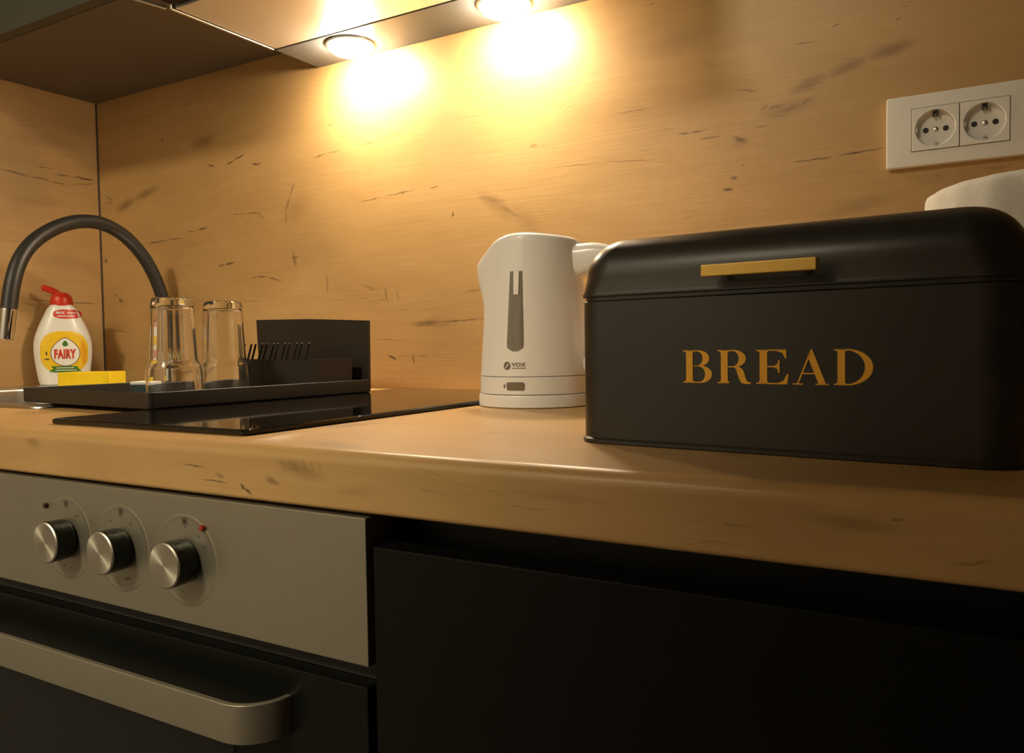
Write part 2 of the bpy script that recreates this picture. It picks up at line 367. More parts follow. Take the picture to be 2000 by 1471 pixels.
def tube(path, radii, seg=16, cap=True):
    pts = [Vector(p) for p in path]
    if not hasattr(radii, '__len__'): radii = [radii]*len(pts)
    rings = []
    nrm = None
    for i, p in enumerate(pts):
        t = (pts[min(i+1, len(pts)-1)] - pts[max(i-1, 0)]).normalized()
        if nrm is None:
            nrm = t.orthogonal().normalized()
        nrm = (nrm - t*nrm.dot(t)).normalized()
        b = t.cross(nrm)
        rings.append([p + (nrm*math.cos(2*PI*k/seg) + b*math.sin(2*PI*k/seg))*radii[i] for k in range(seg)])
    return loft(rings, cap, cap)

def catmull(pts, n=6):
    P = [Vector(p) for p in pts]
    P = [P[0]*2-P[1]] + P + [P[-1]*2-P[-2]]
    out = []
    for i in range(1, len(P)-2):
        for k in range(n):
            t = k/n
            a, b, c, d = P[i-1], P[i], P[i+1], P[i+2]
            out.append(0.5*((2*b) + (c-a)*t + (2*a-5*b+4*c-d)*t*t + (-a+3*b-3*c+d)*t**3))
    out.append(P[-2])
    return out

def text_mesh(s, size=1.0, cuts=0, bold=0.0):
    """flat letters in the xy plane -> (verts, faces)"""
    cu = bpy.data.curves.new('lettering', 'FONT')
    cu.body = s; cu.size = size
    cu.align_x = 'CENTER'; cu.align_y = 'CENTER'
    cu.resolution_u = 3
    cu.offset = bold*size
    cu.space_character = 1.0+bold*2
    o = bpy.data.objects.new('lettering', cu)
    COL.objects.link(o)
    dg = bpy.context.evaluated_depsgraph_get()
    me = bpy.data.meshes.new_from_object(o.evaluated_get(dg))
    bpy.data.objects.remove(o)
    bm = bmesh.new(); bm.from_mesh(me)
    bpy.data.meshes.remove(me)
    bmesh.ops.triangulate(bm, faces=bm.faces)
    if cuts: bmesh.ops.subdivide_edges(bm, edges=[e for e in bm.edges if e.calc_length() > size*0.2], cuts=cuts)
    return bm

def fit_text(bm, x0, x1, z0, z1):
    """scale letters to fill the given rectangle (x, z)"""
    xs = [v.co.x for v in bm.verts]; ys = [v.co.y for v in bm.verts]
    for v in bm.verts:
        fx = (v.co.x-min(xs))/(max(xs)-min(xs)); fy = (v.co.y-min(ys))/(max(ys)-min(ys))
        v.co = Vector((x0+fx*(x1-x0), 0, z0+fy*(z1-z0)))
    return bm

def fill(outline, rings=5):
    """disc-like fill of a star-shaped outline (x, z) as concentric rings, so that it can be bent"""
    bm = bmesh.new()
    cx = sum(p[0] for p in outline)/len(outline); cz = sum(p[1] for p in outline)/len(outline)
    c = bm.verts.new((cx, 0, cz))
    prev = None
    for k in range(1, rings+1):
        t = k/rings
        ring = [bm.verts.new((cx+(p[0]-cx)*t, 0, cz+(p[1]-cz)*t)) for p in outline]
        n = len(ring)
        for i in range(n):
            j = (i+1) % n
            if prev is None: bm.faces.new((c, ring[i], ring[j]))
            else: bm.faces.new((prev[i], ring[i], ring[j], prev[j]))
        prev = ring
    return bm

def ellipse(cx, cz, a, b, n=40, p=2.0):
    out = []
    for i in range(n):
        t = 2*PI*i/n
        c, s = math.cos(t), math.sin(t)
        out.append((cx+a*math.copysign(abs(c)**(2/p), c), cz+b*math.copysign(abs(s)**(2/p), s)))
    return out

# ================================================================== the setting
W = 3.2
structure(put('floor', bbox(-0.1, W, -3.2, 0.12, -0.05, 0), M_FLOOR))
structure(put('ceiling', bbox(-0.1, W, -3.2, 0.12, 2.5, 2.55), M_PLASTER))
wb = structure(put('wall_back', bbox(-0.1, W, 0.012, 0.12, 0, 2.5), M_PLASTER))
wl = structure(put('wall_left', bbox(-0.1, -0.012, -3.2, 0.012, 0, 2.5), M_PLASTER))
structure(put('wall_right', bbox(W, W+0.1, -3.2, 0.12, 0, 2.5), M_PLASTER))
structure(put('wall_front', bbox(-0.1, W+0.1, -3.3, -3.2, 0, 2.5), M_PLASTER))
# unseen wall, added to block the room's lamp and shade the worktop's right-hand end
structure(put('wall_shade_blocker', bbox(1.02, W, -1.50, -1.40, 0, 2.5), M_PLASTER))
# oak decor splash panels: origin on the worktop's level so that the marks lie where they are measured
def back_panel():
    # one board; its face is cut into cells so that each cell's shader carries only the marks printed there
    xs = [-0.012, 0.30, 0.50, 0.66, 0.82, 0.98, 1.14, 1.26, 1.36, 1.48, 2.60]
    zs = [0.0, 0.16, 0.30, 0.70]
    bm = bmesh.new(); mats = []
    g = [[bm.verts.new((x, 0.0, z)) for z in zs] for x in xs]
    h = [[bm.verts.new((x, 0.012, z)) for z in zs] for x in xs]
    for i in range(len(xs)-1):
        for j in range(len(zs)-1):
            f = bm.faces.new((g[i][j], g[i+1][j], g[i+1][j+1], g[i][j+1])); f.material_index = len(mats)
            bm.faces.new((h[i][j], h[i][j+1], h[i+1][j+1], h[i+1][j]))
            mats.append(wood('oak_decor_back', 'x', 'z', BACK, BSOFT, 0.0, cell=(xs[i], xs[i+1], zs[j], zs[j+1])))
    nx, nz = len(xs)-1, len(zs)-1
    for i in range(nx):
        bm.faces.new((g[i][0], h[i][0], h[i+1][0], g[i+1][0])); bm.faces.new((g[i][nz], g[i+1][nz], h[i+1][nz], h[i][nz]))
    for j in range(nz):
        bm.faces.new((g[0][j], g[0][j+1], h[0][j+1], h[0][j])); bm.faces.new((g[nx][j], h[nx][j], h[nx][j+1], g[nx][j+1]))
    o = put('splash_panel', bm, None, wb, (0, 0, Z0), label='oak decor splashback panel with cracks and knots')
    for M_ in mats: o.data.materials.append(M_)
back_panel()
put('splash_panel', bbox(-0.012, 0.0, -0.9, -0.0025, 0.0, 0.70), M_WALL_L, wl, (0, 0, Z0), label='oak decor splashback panel')
structure(put('trim_1', tube([(0.0012, -0.0012, 0.001), (0.0012, -0.0012, 0.547)], 0.0014, 8), M_SEAL, None, (0, 0, Z0)))

# ================================================================== worktop
def worktop():
    t, D, rad = 0.038, 0.600, 0.009
    prof = []                                    # front nosing, (y, z)
    for i in range(9):
        a = R(90*i/8)
        prof.append((-D+rad-rad*math.sin(a), -rad+rad*math.cos(a)))
    for i in range(5):
        a = R(90*i/4)
        prof.append((-D+0.003-0.003*math.cos(a), -t+0.003-0.003*math.sin(a)))
    bm = bmesh.new()
    X0, X1, SX0, SX1, SY0, SY1 = 0.0, 2.60, 0.115, 0.575, -0.445, -0.19
    def slab(x0, x1, nose, yb):
        pr = (prof if nose else []) + [(yb, -t), (yb, 0)]
        if not nose: pr = [(SY1, 0), (SY1, -t), (yb, -t), (yb, 0)]
        loft([[(x0, y, z) for y, z in pr], [(x1, y, z) for y, z in pr]], bm=bm)
    slab(X0, SX0, True, -0.0005); slab(SX1, X1, True, -0.0005)
    slab(SX0, SX1, True, SY0); slab(SX0, SX1, False, -0.0005)
    bmesh.ops.remove_doubles(bm, verts=bm.verts, dist=1e-5)
    o = put('worktop', bm, M_TOP, None, (0, 0, Z0), smooth=30)
    tag(o, 'long oak decor worktop with rounded front edge carrying the bread bin', 'worktop')
worktop()

# ================================================================== base units under the worktop
def base_cabinet():
    t = thing('base_cabinet', 'handleless matt black base cabinet right of the oven under the worktop', 'cabinet', (1.190, -0.60, 0.0))
    zt = Z0-0.0385
    put('carcass', bbox(0.0, 0.90, 0.024, 0.58, 0.10, zt-0.060), M_ANTH, t)
    bm = bmesh.new()                                 # recessed finger channel: upright back and floor
    box(bm, 0.0, 0.90, 0.045, 0.062, zt-0.060, zt)
    box(bm, 0.0, 0.90, 0.022, 0.045, zt-0.060, zt-0.054)
    put('finger_channel', bm, M_ANTH_D, t)
    put('drawer_front', bbox(0.002, 0.599, 0.0, 0.020, 0.105, zt-0.019, 0.0012), M_ANTH, t, smooth=40)
    put('drawer_front', bbox(0.602, 0.898, 0.0, 0.020, 0.105, zt-0.019, 0.0012), M_ANTH, t, smooth=40)
    put('plinth', bbox(0.0, 0.90, 0.055, 0.070, 0.0, 0.10), M_ANTH_D, t)
base_cabinet()

def sink_cabinet():
    t = thing('base_cabinet', 'matt black base cabinet under the sink, left of the oven', 'cabinet', (0.0, -0.60, 0.0))
    zt = Z0-0.0385
    bm = bmesh.new()
    box(bm, 0.0, 0.018, 0.024, 0.58, 0.10, zt); box(bm, 0.564, 0.582, 0.024, 0.58, 0.10, zt)
    box(bm, 0.018, 0.564, 0.024, 0.58, 0.10, 0.118); box(bm, 0.018, 0.564, 0.565, 0.58, 0.118, zt)
    put('carcass', bm, M_ANTH, t)
    put('door', bbox(0.003, 0.580, 0.0, 0.020, 0.105, zt-0.019, 0.0012), M_ANTH, t, smooth=40)
    put('plinth', bbox(0.0, 0.582, 0.055, 0.070, 0.0, 0.10), M_ANTH_D, t)
sink_cabinet()

# ================================================================== built-in oven
def oven():
    X0, X1 = 0.588, 1.1865
    t = thing('built_in_oven', 'built-in oven with steel control panel and three knobs', 'oven', (X0, -0.60, 0.0))
    w = X1-X0
    z = lambda h: Z0+h
    put('housing', bbox(0.012, w-0.012, 0.030, 0.57, z(-0.600), z(-0.040)), M_ANTH_D, t)
    put('control_panel', bbox(0.0, w, 0.0, 0.028, z(-0.1345), z(-0.0405), 0.0010), M_INOX, t, smooth=40, label='brushed steel control panel')
    put('air_gap', bbox(0.004, w-0.004, 0.012, 0.030, z(-0.147), z(-0.1346)), M_HOLE, t)
    d = put('door', bbox(0.001, w-0.001, 0.0, 0.029, z(-0.596), z(-0.1475), 0.0015), M_OVENGLASS, t, smooth=40, label='black glass oven door')
    put('window', bbox(0.075, w-0.125, -0.0006, 0.0005, z(-0.52), z(-0.195)), M_BLKGLASS, d)
    # strap handle: a flat band that bends round to the door at both ends
    so, zt, zb, th = 0.0315, z(-0.1660), z(-0.1925), 0.0040
    L0, L1, rr = 0.066, 1.1185-X0, 0.0310
    path = [(L0, 0.0)]
    for i in range(9):
        a = R(90*i/8)
        path.append((L0+rr-rr*math.cos(a), -so+rr-rr*math.sin(a)))
    for i in range(9):
        a = R(90*i/8)
        path.append((L1-rr+rr*math.sin(a), -so+rr-rr*math.cos(a)))
    path.append((L1, 0.0))
    bm = bmesh.new(); rings = []
    for i, p in enumerate(path):
        a = Vector(path[max(i-1, 0)]); b = Vector(path[min(i+1, len(path)-1)])
        d2 = (b-a).normalized(); n = Vector((-d2.y, d2.x))*th      # towards the door
        q = Vector(p)
        e = 0.0008
        rings.append([(q.x+n.x*.2, q.y+n.y*.2, zb), (q.x, q.y, zb+e), (q.x, q.y, zt-e), (q.x+n.x*.2, q.y+n.y*.2, zt),
                      (q.x+n.x, q.y+n.y, zt), (q.x+n.x, q.y+n.y, zb)])
    put('handle', loft(rings, bm=bm), M_INOX, d, smooth=50, label='flat brushed steel strap handle')
    # knobs
    kx = [0.8675, 0.9400, 1.0155]
    for n, x in enumerate(kx):
        k = lathe([(0.0160, 0.0022), (0.0164, 0.004), (0.0168, 0.016), (0.0166, 0.0172)], 40, 'y')
        kn = put('knob', k, M_DCHROME, t, (x-X0, 0.0, z(-0.0875)), smooth=40)
        put('knob_face', lathe([(0.0164, 0.0170), (0.0164, 0.0180), (0.0156, 0.0188), (0.0, 0.0189)], 40, 'y'), M_KNOBFACE, kn, smooth=40, label='brushed steel knob face')
        ring = loft([[(r*math.cos(2*PI*i/56), -h, r*math.sin(2*PI*i/56)) for i in range(56)] for r, h in ((.0342, -.0002), (.0336, .00012), (.0325, .00022), (.0310, .00018), (.0285, -.0002))])
        put('knob_rosette', ring, M_INOX, t, (x-X0, 0.0, z(-0.0875)), smooth=30)
        # printed marks round each knob
        bm = bmesh.new()
        def dot(px, pz, r, tri=False):
            m_ = Matrix.Translation((px, -0.0004, pz)) @ Matrix.Rotation(PI/2, 4, 'X')
            bmesh.ops.create_circle(bm, cap_ends=True, segments=8, radius=r, matrix=m_)
        angs = {0: (35, -150, -170, -190, -110), 1: (-32, 30, 160, 172, -165, -195), 2: (38, -170, 60)}[n]
        for a in angs:
            dot(math.sin(R(a))*0.0240, math.cos(R(a))*0.0240, 0.0007)
        cz = 0.0285                                   # zone symbol: a small framed square with two figures in it
        for (x0, x1, z0, z1) in ((-.0024, .0024, .0020, .0024), (-.0024, .0024, -.0024, -.0020), (-.0024, -.0020, -.0024, .0024), (.0020, .0024, -.0024, .0024), (-.0014, -.0003, -.0014, .0014), (.0004, .0014, -.0012, .0012)):
            vs = [bm.verts.new((a, -0.0004, cz+b)) for a, b in ((x0, z0), (x1, z0), (x1, z1), (x0, z1))]
            bm.faces.new(vs)
        vs = [bm.verts.new((a, -0.0004, cz+b)) for a, b in ((-.0007, -.0036), (.0007, -.0036), (.0, -.0050))]
        bm.faces.new(vs)
        for v in bm.verts: v.co.y -= 0.0001
        km = put('knob_markings', bm, M_BLKPRINT, t, (x-X0, 0.0, z(-0.0875)), label='dark printed symbols round the knob')
        km['kind'] = 'stuff'
    for x, zz, M_, lb in ((0.8400, -0.0628, M_INDDK, 'dark indicator lamp'), (1.0361, -0.0617, M_INDRED, 'red indicator lamp')):
        put('indicator_lamp', lathe([(0.0023, 0.0), (0.0023, 0.0022), (0.0018, 0.0029), (0.0, 0.0031)], 20, 'y'), M_, t, (x-X0, 0, z(zz)), smooth=40, label=lb)
oven()

# ================================================================== hob
def hob():
    x0, x1, y0, y1 = 0.785, 1.040, -0.5640, -0.050
    t = thing('induction_hob', 'slim black glass hob set on the worktop under the dish rack', 'hob', ((x0+x1)/2, (y0+y1)/2, Z0))
    w, d = x1-x0, y1-y0
    rg = [[(x, y, h) for x, y in rrect(w-2*i, d-2*i, 0.006)] for i, h in ((0.001, 0.0002), (0.0, 0.0012), (0.0, 0.0038), (0.0012, 0.005))]
    put('glass_plate', loft(rg), M_BLKGLASS, t, smooth=40)
hob()

# ================================================================== sink
def sink():
    t = thing('sink', 'stainless steel sink let into the worktop in the corner', 'sink', (0.34, -0.25, Z0))
    ox0, ox1, oy0, oy1 = 0.03-0.34, 0.585-0.34, -0.462+0.25, -0.003+0.25
    bx0, bx1, by0, by1 = 0.120-0.34, 0.570-0.34, -0.440+0.25, -0.195+0.25
    def ring(x0, x1, y0, y1, r, h):
        return [(x, y, h) for x, y in rrect(x1-x0, y1-y0, r, 6, (x0+x1)/2, (y0+y1)/2)]
    i = 0.004
    rg = [ring(ox0+q, ox1-q, oy0+q, oy1-q, .02, hh) for q, hh in ((0.0, .0004), (.0004, .0020), (.0014, .0034), (.0030, .0044), (.0050, .0049), (.0070, .0047), (.0095, .0040), (.0120, .0035))] + [
          ring(bx0-.004, bx1+.004, by0-.004, by1+.004, .045, 0.0035), ring(bx0, bx1, by0, by1, .042, -0.001), ring(bx0+.006, bx1-.006, by0+.006, by1-.006, .04, -0.14),
          ring(bx0+.03, bx1-.03, by0+.03, by1-.03, .03, -0.155)]
    put('basin', loft(rg, cap0=False), M_STEEL, t, smooth=45)
    put('drain', lathe([(0.0, -0.1545), (0.038, -0.1540), (0.040, -0.1548)], 32), M_CHROME, t, ((bx0+bx1)/2, (by0+by1)/2, 0), smooth=40)
sink()

# ================================================================== tap
def faucet():
    H = [(0.2290,-0.0290,0.060),(0.2288,-0.0275,0.1049),(0.2255,-0.0300,0.1650),(0.2257,-0.0625,0.2214),(0.2280,-0.1023,0.2569),(0.2321,-0.1421,0.2705),(0.2381,-0.1834,0.2728),
         (0.2452,-0.2204,0.2621),(0.2533,-0.2551,0.2425),(0.2608,-0.2827,0.2221),(0.2671,-0.3036,0.1999),(0.2719,-0.3186,0.1616),(0.2740,-0.3256,0.1229)]
    bx, by = 0.2290, -0.0295
    H = [Vector(p)-Vector((bx, by, 0)) for p in H]
    for k_ in (.5, -.53)*5:                        # even out the measured points without shrinking the arch
        H = [H[0]] + [H[i] + ((H[i-1]+H[i+1])*.5-H[i])*k_ for i in range(1, len(H)-1)] + [H[-1]]
    t = thing('kitchen_tap', 'kitchen tap with a black flexible hose spout arching over the sink', 'tap', (bx, by, Z0+0.0035))
    put('spout_hose', tube(catmull(H, 6), 0.0112, 20), M_RUBBER, t, smooth=60, label='black flexible hose spout')
    e = H[-1]; d = Vector((-0.0036, -0.0041, -0.0427))
    put('spray_tip', tube([e+d*-.06, e, e+d*.97, e+d], [0.0114, 0.0119, 0.0112, 0.0104], 24), M_CHROME, t, smooth=40, label='chrome spout tip')
    put('tap_body', lathe([(0.024, 0.0), (0.024, 0.006), (0.019, 0.010), (0.018, 0.052), (0.0125, 0.058)], 32), M_CHROME, t, smooth=40, label='chrome tap body')
    put('lever', tube([(0.015, 0.0, 0.040), (0.03, 0.0, 0.045), (0.075, -0.004, 0.058)], [0.009, 0.006, 0.0045], 12), M_CHROME, t, smooth=50, label='chrome lever')
faucet()

# ================================================================== dish rack
RB = Vector((0.7863, -0.4641)); PHI = R(5)
E1 = Vector((-math.cos(PHI), math.sin(PHI))); E2 = Vector((math.sin(PHI), math.cos(PHI)))
RL1, RL2 = 0.2765, 0.3146
def dish_rack():
    # local x runs along E1 reversed (left to right), y along E2; origin at the near left corner
    o = RB + E1*RL1
    t = thing('dish_rack', 'low black metal dish rack with upright end panel standing over the hob', 'dish rack', (o.x, o.y, Z0), -PHI)
    zb, zt, th = 0.0053, 0.0222, 0.003
    def rr(i, h): return [(x, y, h) for x, y in rrect(RL1-2*i, RL2-2*i, max(0.0075-i, .002), 5, RL1/2, RL2/2)]
    rg = [rr(.0015, zb), rr(0.0, zb+.0015), rr(0.0, zt-.0008), rr(.0008, zt), rr(th-.0008, zt), rr(th, zt-.0008), rr(th, zb+.0045), rr(th+.001, zb+.004)]
    put('tray', loft(rg), M_BLKMETAL, t, smooth=50)
    # upright end panel along the far side
    pw = 0.224
    pts = [(RL1-pw, zb+.004), (RL1-0.0005, zb+.004), (RL1+0.0010, 0.0995), (RL1-pw*0.5, 0.1048), (RL1-pw-.005, 0.1068)]
    y0, y1 = RL2-0.0085, RL2-0.0035
    bm = loft([[(x, y0, zz) for x, zz in pts], [(x, y1, zz) for x, zz in pts]])
    put('end_panel', bm, M_BLKMETAL, t, label='upright black end panel')
    # low cutlery box with a comb of slanting prongs
    bx0, bx1, by0, by1 = 0.119, 0.266, 0.225, 0.288
    bm = bmesh.new()
    wl_ = 0.002; hz = 0.0505
    box(bm, bx0, bx1, by0, by0+wl_, zb+.005, hz); box(bm, bx0, bx1, by1-wl_, by1, zb+.005, hz)
    box(bm, bx0, bx0+wl_, by0+wl_, by1-wl_, zb+.005, hz); box(bm, bx1-wl_, bx1, by0+wl_, by1-wl_, zb+.005, hz)
    box(bm, bx0+wl_, bx1-wl_, by0+wl_, by1-wl_, zb+.005, zb+.007)
    put('cutlery_box', bm, M_BLKMETAL, t)
    proto = None
    for i in range(12):
        x = bx0 - 0.001 + i*0.0114 + (0.0025 if i % 2 else 0)
        if proto is None:
            proto = put('prong', tube([(0, 0, 0), (0.0105, 0, 0.0245)], [0.0016, 0.0013], 8), M_BLKMETAL, t, (x, by0+.001, hz-.004), smooth=60)
        else:
            q = proto.copy(); COL.objects.link(q); q.location = (x, by0+.001, hz-.004)
dish_rack()

# ================================================================== glasses
def tumbler_mesh():
    # stackable tumbler standing upside down: wide rim section below, narrower faceted body, thick base on top
    H, th = 0.1145, 0.0019
    out = [(.0306, 0.0), (.0312, .0010), (.0308, .0200), (.0302, .0330), (.0288, .0385), (.0268, .0410), (.0262, .0450), (.0243, .0800), (.0234, H-.009), (.0230, H-.004), (.0220, H-.001), (.0200, H), (0.0, H-.0010)]
    inn = [(0.0, H-.0090), (.0160, H-.0090), (.0195, H-.0098), (.0210, H-.0130), (.0222, .0800), (.0240, .0450), (.0246, .0405), (.0266, .0375), (.0282, .0330), (.0289, .0200), (.0294, .0010), (.0300, 0.0)]
    seg = 72
    bm = bmesh.new(); rings = []
    for q, (r, h) in enumerate(out+inn):
        ring = []
        for i in range(seg):
            a = 2*PI*i/seg
            fac = 1.0
            if q < len(out) and .041 < h < H-.003:        # twelve soft facets on the outside of the body
                t = (a % (PI/6)) - PI/12
                fac = 1 - .55*(1 - math.cos(PI/12)/math.cos(t))
            ring.append(bm.verts.new((max(r*fac, 1e-4)*math.cos(a), max(r*fac, 1e-4)*math.sin(a), h)))
        rings.append(ring)
    n = len(rings)
    for k in range(n):
        if k == len(out)-1: continue
        a, c = rings[k], rings[(k+1) % n]
        for i in range(seg):
            j = (i+1) % seg
            bm.faces.new((a[i], a[j], c[j], c[i]))
    bm.faces.new(rings[len(out)-1]); bm.faces.new(list(reversed(rings[len(out)])))
    return bm
gl = [((0.7165, -0.3800), 'clear stackable tumbler standing upside down, the one nearest the tap'),
      ((0.6930, -0.2900), 'clear stackable tumbler standing upside down, the one nearest the cutlery box')]
gm = None
for xy, lb in gl:
    if gm is None:
        o = gm = put('glass_tumbler', tumbler_mesh(), M_GLASS, None, (*xy, Z0+0.0096), smooth=50)
    else:
        o = gm.copy(); COL.objects.link(o); o.location = (*xy, Z0+0.0096); o.rotation_euler.z = 0.3
    tag(o, lb, 'glass', 'tumblers drying in the dish rack')

# ================================================================== sponges
def sponges():
    a = Vector((0.128, -0.180)); b = Vector((0.2185, -0.1270))
    c = (a+b)/2; L = 0.089
    bm = bbox(-L/2, L/2, -0.03, 0.03, 0.0, 0.0250, 0.002, 3)
    o = put('sponge', bm, M_SPONGE, None, (c.x-.005, c.y+.02, Z0+0.0038), (0, 0, math.atan2(b.y-a.y, b.x-a.x)), smooth=60)
    tag(o, 'flat yellow sponge lying before the washing-up liquid bottle', 'sponge')
    t = thing('scouring_sponge', 'small dark teal scouring sponge with white top behind the glasses', 'sponge', (0.6630, -0.3890, Z0+0.0096), R(25))
    put('scrubbing_pad', bbox(-0.0105, 0.0105, 0.0, 0.030, 0.0, 0.0150, 0.001), M_TEAL, t, smooth=60, label='dark teal scouring layer')
    put('foam_layer', bbox(-0.0105, 0.0105, 0.0, 0.030, 0.0151, 0.0190, 0.001), M_SPWHITE, t, smooth=60, label='white foam layer')
sponges()

# ================================================================== washing-up liquid
def bottle():
    cx, cy = 0.0475, -0.1120
    zB = 0.0038
    # local frame: x to the right as seen, -y towards the viewer
    t = thing('washing_up_liquid_bottle', 'white washing-up liquid bottle with red cap and yellow label', 'bottle', (cx, cy, Z0+zB), R(60))
    prof = [(0.0, .036, .024), (0.002, .0395, .0255), (.010, .0415, .0265), (.030, .0445, .0275), (.050, .0468, .0280), (.065, .0476, .0280), (.078, .0470, .0275), (.090, .0445, .0270),
            (.103, .0400, .0255), (.116, .0345, .0235), (.128, .0290, .0215), (.138, .0245, .0200), (.1435, .0200, .0185), (.1455, .0185, .0175)]
    def half(zz):
        for (z0, a0, b0), (z1, a1, b1) in zip(prof, prof[1:]):
            if z0 <= zz <= z1:
                k = (zz-z0)/(z1-z0); return a0+(a1-a0)*k, b0+(b1-b0)*k
        return prof[-1][1:]
    P = 2.5
    n = 64
    fine = []
    zs = [0.0, .001, .002]+[.002+i*(.1435/40) for i in range(1, 41)]
    rings = []
    for zz in zs:
        a, b = half(min(zz, .1455))
        rings.append([(x, y, zz) for x, y in ellipse(0, 0, a, b, n, P)])
    put('bottle_body', loft(rings), M_BOTTLE, t, smooth=50)
    def surf(x, zz):
        a, b = half(zz)
        k = min(abs(x)/a, 0.995)
        return -b*(1-k**P)**(1/P)
    def decal(name, bm, M_, lift, label=None):
        for v in bm.verts: v.co.y = surf(v.co.x, v.co.z) - lift
        return put(name, bm, M_, t, label=label)
    # red neck band with white lines of lettering
    decal('neck_label', fill(ellipse(0.009, .1285, .0235, .0085, 48, 2.6), 6), M_REDPRINT, .0003, 'red oval neck label')
    decal('neck_lettering', fit_text(text_mesh('MAX', .01, 1, .03), -.0095, .0045, .1285, .1335), M_WPRINT, .0006)
    for z0 in (.1240, .1300):
        decal('neck_line', fill([(-.008+.028*i/14, z0) for i in range(15)] + [(.020-.028*i/14, z0+.0016) for i in range(15)], 2) if z0 < .126 else
              fill([(.008+.014*i/8, z0) for i in range(9)] + [(.022-.014*i/8, z0+.0016) for i in range(9)], 2), M_WPRINT, .0006)
    # front label
    lab = decal('front_label', fill(ellipse(.0015, .0600, .0385, .0375, 64, 2.7), 8), M_YELPRINT, .0003, 'yellow front label')
    decal('label_edge', fill([(.029, .083), (.0345, .075), (.0372, .060), (.0362, .040), (.031, .034), (.0285, .046), (.028, .065)], 4), M_LEMON, .0005)
    drop = []
    for i in range(48):
        a = 2*PI*i/48
        r = .0225
        x, z_ = r*math.sin(a), r*math.cos(a)
        if z_ > 0:
            z_ *= 1.22; x *= (1-.42*(z_/.0275)**2.2)
        drop.append((.0030+x, .0575+z_*0.98))
    decal('drop_border', fill([(.0030+(x-.0030)*1.06, .0575+(z_-.0575)*1.06) for x, z_ in drop], 7), M_LOGO, .00055)
    decal('drop_panel', fill(drop, 7), M_WPRINT, .0009)
    leaf = [(.0030+.0042*math.sin(2*PI*i/20)*(1-.35*math.cos(2*PI*i/20)), .0752+.0052*math.cos(2*PI*i/20)) for i in range(20)]
    decal('leaf_mark', fill(leaf, 3), M_GRNPRINT, .0013)
    decal('brand_lettering', fit_text(text_mesh('FAIRY', .02, 1, .055), -.0150, .0200, .0475, .0650), M_REDPRINT, .0013, 'red brand lettering')
    rib = [(-.0245, .0255), (-.015, .0235), (.0, .0228), (.015, .0232), (.0285, .025), (.0240, .0282), (.0205, .0340), (.010, .0345), (-.010, .0345), (-.021, .0345), (-.0165, .0300)]
    decal('green_ribbon', fill(rib, 5), M_GRNPRINT, .0009)
    for z0, x0, x1 in ((.0305, -.012, .016), (.0262, -.014, .020)):
        decal('ribbon_line', fill([(x0+(x1-x0)*i/12, z0) for i in range(13)]+[(x1-(x1-x0)*i/12, z0+.0014) for i in range(13)], 2), M_WPRINT, .0014)
    decal('side_mark', fill(ellipse(-.0270, .0575, .0012, .004, 16), 2), M_BLKPRINT, .0007)
    decal('side_mark', fill(ellipse(-.0265, .0470, .0045, .0012, 16), 2), M_BLKPRINT, .0007)
    # red cap with its nozzle to the left
    cap = put('cap', lathe([(.0188, .1440), (.0190, .1505), (.0178, .1580), (.0150, .1640), (.0095, .1680), (.0, .1690)], 36), M_RED, t, (0.0, 0, 0), smooth=40, label='red flip cap')
    path = catmull([(-.002, 0, .163), (-.010, 0, .1695), (-.019, 0, .1735), (-.027, 0, .1765), (-.0315, 0, .1772)], 4)
    n_ = len(path)
    put('nozzle', tube(path, [0.0058 if i < n_-2 else (.0050 if i == n_-2 else .0028) for i in range(n_)], 14), M_RED, cap, smooth=60)
bottle()

